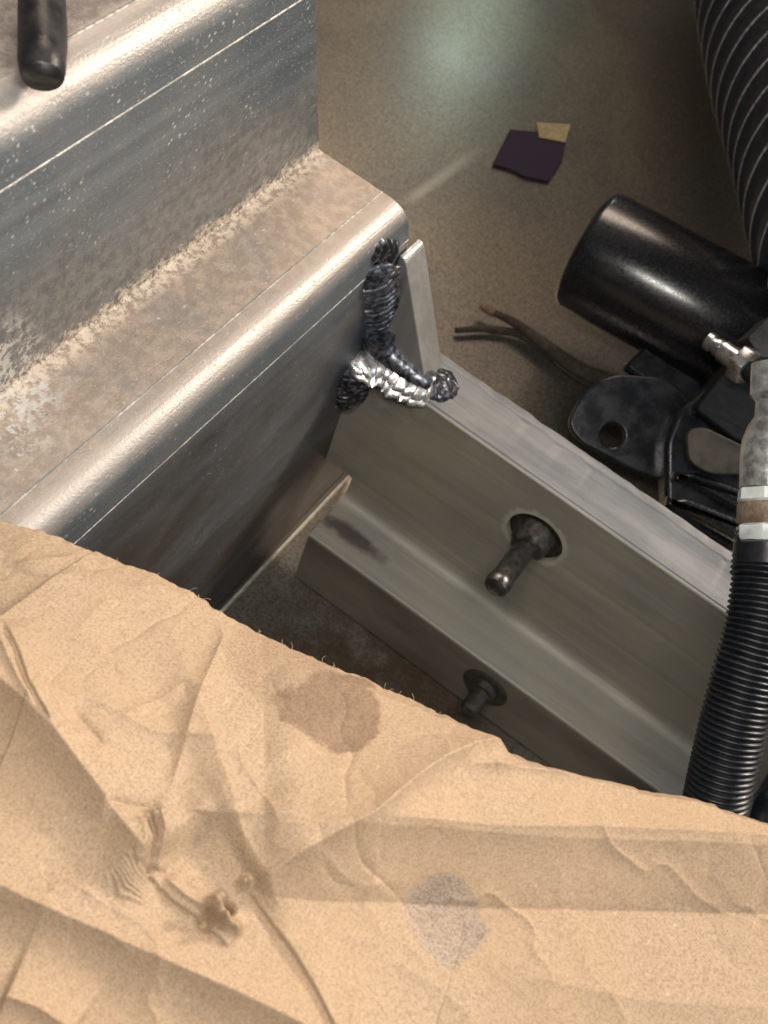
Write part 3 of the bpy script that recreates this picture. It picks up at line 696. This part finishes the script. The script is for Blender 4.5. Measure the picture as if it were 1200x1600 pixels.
# slight raggedness of the torn edge
rag = np.array([0.0006 * mnoise.noise(Vector((x * 420, 1, 0))) + 0.0007 * mnoise.noise(Vector((x * 110, 5, 0))) for x in GX])
ye = ye + rag
XX, VV = np.meshgrid(GX, GV, indexing='ij')
YY = ye[:, None] - VV
def pl(pxs): return np.array([on(x, y, 2, CZ)[:2] for x, y in pxs])
def sdist(poly):
    best = np.full(XX.shape, 1e9); sgn = np.ones(XX.shape); par = np.zeros(XX.shape); L = 0
    tot = sum(np.linalg.norm(poly[i + 1] - poly[i]) for i in range(len(poly) - 1))
    for i in range(len(poly) - 1):
        a, b = poly[i], poly[i + 1]; d = b - a; l = np.linalg.norm(d)
        t = np.clip(((XX - a[0]) * d[0] + (YY - a[1]) * d[1]) / l ** 2, 0, 1)
        dx = XX - a[0] - t * d[0]; dy = YY - a[1] - t * d[1]; r = np.hypot(dx, dy)
        cr = d[0] * dy - d[1] * dx; m = r < best
        best = np.where(m, r, best); sgn = np.where(m, np.sign(cr), sgn); par = np.where(m, (L + t * l) / tot, par); L += l
    return best * sgn, par
H = np.zeros(XX.shape)
px = 0.000162   # metres per photograph pixel on the sheet, roughly
def ridge2(pxs, h, wl_, wr, ends=(0.12, 0.12), p=1.0):
    """fold along a line: height h at the line, falling over wl_ on its left and wr on its right"""
    s, t = sdist(pl(pxs)); w = np.where(s > 0, wl_, wr) * px
    f = np.exp(-(np.abs(s) / w) ** p)
    e = np.clip(t / max(ends[0], 1e-3), 0, 1) * np.clip((1 - t) / max(ends[1], 1e-3), 0, 1)
    e = e * e * (3 - 2 * e)
    return h * f * (0.0 + e)
def step2(pxs, h, w, ends=(0.1, 0.1), side=1, fade=400):
    """one side of the line stands higher by h, reached over w, then fades back slowly"""
    s, t = sdist(pl(pxs)); s = s * side; k = np.clip(s / (w * px), 0, 1); k = k * (2 - k) if False else k ** 0.9
    e = np.clip(t / max(ends[0], 1e-3), 0, 1) * np.clip((1 - t) / max(ends[1], 1e-3), 0, 1); e = e * e * (3 - 2 * e)
    return np.where(s > 0, h * k * np.exp(-(np.maximum(s - w * px, 0) / (fade * px)) ** 2), 0) * e
# the lines run left to right in the photograph: their left side is the upper side
H += step2([(330, 1440), (400, 1416), (520, 1418), (650, 1418), (800, 1424), (1000, 1428), (1200, 1432), (1500, 1440)], 0.0050, 85, (0.10, 0.0), 1, 260)
H += ridge2([(-60, 1040), (0, 1093), (80, 1168), (150, 1258), (216, 1350), (240, 1385)], 0.0062, 150, 40, (0.0, 0.10), 1.1)
H += ridge2([(-80, 1370), (0, 1398), (60, 1428), (150, 1466), (250, 1512), (360, 1560), (520, 1640), (640, 1700)], 0.0042, 90, 32, (0.0, 0.0), 1.1)
H += ridge2([(385, 1400), (430, 1375), (490, 1342), (560, 1306), (620, 1255), (660, 1225), (715, 1196), (790, 1178)], 0.0040, 60, 28, (0.05, 0.12), 1.0)
H += step2([(380, 1400), (415, 1450), (450, 1500), (480, 1555), (505, 1610), (530, 1680)], 0.0009, 3, (0.05, 0.0), 1, 55)
H += step2([(226, 1380), (262, 1418), (310, 1452), (352, 1494)], 0.0008, 3, (0.06, 0.06), 1, 45)
H += ridge2([(250, 1380), (285, 1412), (330, 1440), (360, 1470)], 0.0012, 22, 6, (0.15, 0.2))
H += step2([(2, 995), (28, 1050), (45, 1105), (80, 1168)], 0.0010, 3, (0.2, 0.1), 1, 26)
H += ridge2([(-20, 985), (10, 1050), (32, 1100), (60, 1150)], 0.0012, 9, 7, (0.2, 0.2))
H += ridge2([(228, 1290), (238, 1330), (226, 1384)], -0.0014, 3, 4, (0.1, 0.1))
H += ridge2([(243, 1285), (252, 1325), (240, 1376)], 0.0013, 10, 4, (0.1, 0.1))
H += ridge2([(216, 1300), (224, 1335), (215, 1372)], 0.0010, 4, 8, (0.1, 0.1))
H += ridge2([(318, 1415), (345, 1440), (340, 1470)], 0.0012, 5, 5, (0.2, 0.2)) - ridge2([(330, 1410), (352, 1432), (356, 1460)], 0.0016, 4, 4, (0.2, 0.2))
H += ridge2([(160, 1275), (200, 1282), (250, 1286)], -0.0014, 9, 24, (0.2, 0.2))
H += ridge2([(340, 960), (345, 1010), (300, 1120), (275, 1210), (255, 1285)], 0.0010, 26, 10, (0.2, 0.2))
H += ridge2([(110, 1135), (140, 1170), (165, 1195)], -0.0011, 8, 18, (0.3, 0.3))
H += ridge2([(60, 1105), (150, 1125), (230, 1165), (330, 1180), (400, 1160)], 0.0012, 40, 16, (0.3, 0.3))
H += ridge2([(0, 890), (60, 885), (110, 875), (160, 870)], 0.0008, 12, 12, (0.3, 0.3))
H += ridge2([(40, 935), (120, 915), (200, 930), (300, 925)], 0.0009, 30, 14, (0.3, 0.3))
H += ridge2([(270, 1286), (380, 1296), (470, 1305)], 0.0012, 30, 12, (0.2, 0.3))
H += ridge2([(540, 1308), (640, 1312), (760, 1318), (900, 1316), (1040, 1322), (1200, 1330)], 0.0016, 60, 22, (0.15, 0.0))
H += ridge2([(690, 1228), (760, 1222), (850, 1228), (930, 1238), (1010, 1262)], 0.0014, 26, 12, (0.2, 0.3))
H += ridge2([(1, 1560), (60, 1580), (120, 1620)], 0.002, 40, 20, (0.1, 0.1))
H += ridge2([(740, 1500), (860, 1540), (1000, 1570), (1200, 1580)], 0.0012, 70, 60, (0.3, 0.0))
# rumpled, shell-like wrinkles at the puncture, small torn crumbs beside it
s, t = sdist(pl([(182, 1372), (196, 1398), (236, 1412)]))
d0 = np.hypot(XX - pl([(205, 1390)])[0, 0], YY - pl([(205, 1390)])[0, 1])
env = np.exp(-(d0 / (27 * px)) ** 2)
H += env * 0.0020 + env * 0.00030 * np.sin(s / (7.5 * px) * 2 * math.pi + 260 * (XX + 0.6 * YY) + 5 * np.sin(YY * 700))
for (cx, cy, r, h) in [(330, 1428, 12, .0028), (347, 1450, 9, .0026), (376, 1392, 8, .0022), (352, 1432, 7, -.003), (318, 1450, 10, -.002), (233, 1296, 7, .0016), (362, 1462, 8, .0022), (340, 1414, 7, .0018)]:
    c = pl([(cx, cy)])[0]; H += h * np.exp(-((np.hypot(XX - c[0], YY - c[1])) / (r * px)) ** 2)
# broad gentle waviness plus paper tooth
def vnoise(sc, amp, off):
    gx = np.arange(GX[0] - 0.01, GX[-1] + 0.06, 0.25 / sc); gy = np.arange(YY.min() - 0.01, YY.max() + 0.06, 0.25 / sc)
    g = np.array([[mnoise.noise(Vector((x * sc, y * sc, off))) for y in gy] for x in gx])
    fx = (XX - gx[0]) / (gx[1] - gx[0]); fy = (YY - gy[0]) / (gy[1] - gy[0]); ix = fx.astype(int); iy = fy.astype(int); fx -= ix; fy -= iy
    fx = fx * fx * (3 - 2 * fx); fy = fy * fy * (3 - 2 * fy)
    return amp * (g[ix, iy] * (1 - fx) * (1 - fy) + g[ix + 1, iy] * fx * (1 - fy) + g[ix, iy + 1] * (1 - fx) * fy + g[ix + 1, iy + 1] * fx * fy)
H *= 1.75

H += vnoise(14, 0.0020, 1) + vnoise(38, 0.0008, 2) + vnoise(95, 0.0003, 3)
# sharp small creases: folded noise gives thin crisp lines
def fold(sc, amp, off, width):
    n_ = vnoise(sc, 1.0, off); m_ = np.clip(vnoise(sc * 0.6, 1.0, off + 50) * 3 + 0.35, 0, 1)
    return amp * m_ * np.exp(-np.abs(n_) / width)
H += fold(34, 0.0007, 11, 0.07) - fold(52, 0.0004, 23, 0.06) + fold(20, 0.0008, 31, 0.05) - fold(26, 0.0006, 47, 0.03)
# sheet sags a little towards its free edge and is rolled over at the very edge
H += -0.0022 * np.exp(-(VV / 0.010) ** 2) - 0.0015 * np.exp(-(VV / 0.0012) ** 2)
edge_fade = np.clip(VV / 0.004, 0, 1); H = H * (0.35 + 0.65 * edge_fade)
ZZ = CZ + 0.0018 + H
nx, nv = XX.shape
verts = np.stack([XX, YY, ZZ], -1).reshape(-1, 3)
idx = np.arange(nx * nv).reshape(nx, nv)
quads = np.stack([idx[:-1, :-1], idx[:-1, 1:], idx[1:, 1:], idx[1:, :-1]], -1).reshape(-1, 4)
# underside of the torn edge: a skirt 2.2 mm down, then back under the sheet
sk1 = np.stack([GX, ye + 0.0002, ZZ[:, 0] - 0.0011], -1); sk2 = np.stack([GX, ye - 0.0002, ZZ[:, 0] - 0.0022], -1)
sk3 = np.stack([GX, ye - 0.03, np.full(nx, CZ - 0.004)], -1)
sk4 = np.stack([GX, ye - 0.22, np.full(nx, CZ - 0.006)], -1)
base = len(verts); verts = np.concatenate([verts, sk1, sk2, sk3, sk4])
rows = [idx[:, 0]] + [base + k * nx + np.arange(nx) for k in range(4)]
ex = []
for a, b in zip(rows[:-1], rows[1:]):
    ex.append(np.stack([a[:-1], a[1:], b[1:], b[:-1]], -1))
quads = np.concatenate([quads] + ex)
me = bpy.data.meshes.new('cardboard')
me.vertices.add(len(verts)); me.vertices.foreach_set('co', verts.astype(np.float32).ravel())
me.loops.add(quads.size); me.loops.foreach_set('vertex_index', quads.astype(np.int32).ravel())
me.polygons.add(len(quads)); me.polygons.foreach_set('loop_start', np.arange(0, quads.size, 4, dtype=np.int32))
me.update(calc_edges=True)

def card_mat():
    b = NB('kraft_cardboard')
    fib = b.noise(1500, 4, 0.75); fib2 = b.noise(900, 4, 0.75, (1, 0.25, 1), rot=(0, 0, 0.5)); blot = b.noise(22, 5, 0.6); bl2 = b.noise(70, 4, 0.6)
    c = b.mix(b.ramp(fib, 0.30, 0.70), (0.265, 0.185, 0.118), (0.455, 0.340, 0.235))
    c = b.mix(b.math('MULTIPLY', b.ramp(fib2, 0.58, 0.74), 0.5), c, (0.26, 0.155, 0.08))
    c = b.mix(b.math('MULTIPLY', b.ramp(fib2, 0.40, 0.26), 0.5), c, (0.70, 0.53, 0.34))
    c = b.mix(b.ramp(blot, 0.35, 0.65, 0.0, 0.25), c, (0.44, 0.29, 0.165))
    c = b.mix(b.math('MULTIPLY', b.ramp(b.noise(1500, 1, .5), 0.70, 0.76), 0.6), c, (0.12, 0.07, 0.04))
    def stain(p, r, wob, seed, soft=0.0016):
        d = b.dist(p); return b.ramp(b.math('ADD', d, b.math('MULTIPLY', b.math('SUBTRACT', b.noise(60, 6, 0.65, off=(seed, 0, 0)), 0.5), wob)), r + soft, r)
    P1 = on(512, 1132, 2, CZ + 0.002); P2 = on(450, 1112, 2, CZ + 0.002); P3 = on(696, 1436, 2, CZ + 0.002); P4 = on(440, 1040, 2, CZ)
    s1 = b.math('MAXIMUM', stain(P1, 0.0132, 0.016, 1), b.math('MAXIMUM', stain(P2, 0.0065, 0.012, 2), b.math('MULTIPLY', stain(P4, 0.012, 0.020, 5, 0.004), 0.40)))
    s2 = b.math('MULTIPLY', stain(P3, 0.0082, 0.012, 3, 0.0025), b.ramp(b.noise(160, 5, .7, off=(9, 4, 0)), 0.3, 0.6, 0.60, 1.0))
    soak = b.ramp(b.noise(130, 5, .65, off=(4, 4, 0)), 0.3, 0.7, 0.80, 1.0)
    c = b.mix(b.math('MULTIPLY', b.math('MULTIPLY', s1, 0.85), soak), c, b.mix(b.ramp(fib, .3, .7), (0.13, 0.082, 0.053), (0.235, 0.155, 0.105)))
    c = b.mix(b.math('MULTIPLY', s2, 0.75), c, b.mix(b.ramp(fib, .35, .6), (0.13, 0.10, 0.08), (0.29, 0.24, 0.205)))
    r = b.math('SUBTRACT', 0.78, b.math('MULTIPLY', s2, 0.38)); 
    n = b.bump(fib, 0.22, 0.0003); n = b.bump(bl2, 0.35, 0.0012, n)
    b.set(Base_Color=c, Roughness=r, Normal=n); b.b.inputs['Specular IOR Level'].default_value = 0.3
    return b.m
card = link('cardboard_sheet', me, card_mat(), smooth=False)
me.shade_smooth()
props(card, 'crumpled brown kraft cardboard sheet with two damp stains, covering the lower half', 'cardboard')
# a few loose paper fibres along the torn edge
V, Fc = [], []
for k in range(20):
    q = random.random() ** 0.8; xq = float(np.interp(q, [0, 1], [on(120, 856, 2, CZ)[0], on(700, 1130, 2, CZ)[0]]))
    i = int(np.clip(np.searchsorted(GX, xq), 1, nx - 2)); p = Vector((GX[i], ye[i], ZZ[i, 0]))
    d = Vector((random.uniform(-.7, .7), random.uniform(.3, 1), random.uniform(-.2, .6))).normalized(); L = random.uniform(0.0006, 0.0022)
    pp = [p - d * 0.0005, p + d * L * .5 + Vector((random.uniform(-.3, .3), 0, random.uniform(-.2, .3))) * L, p + d * L]
    v, f = sweep(catmull(pp, 3), [0.00005] * 7, 4)
    o = len(V); V += v; Fc += [tuple(i + o for i in ff) for ff in f]
fb = link('paper_fibres', mesh(V, Fc), M_tan, card)
fb['kind'] = 'stuff'
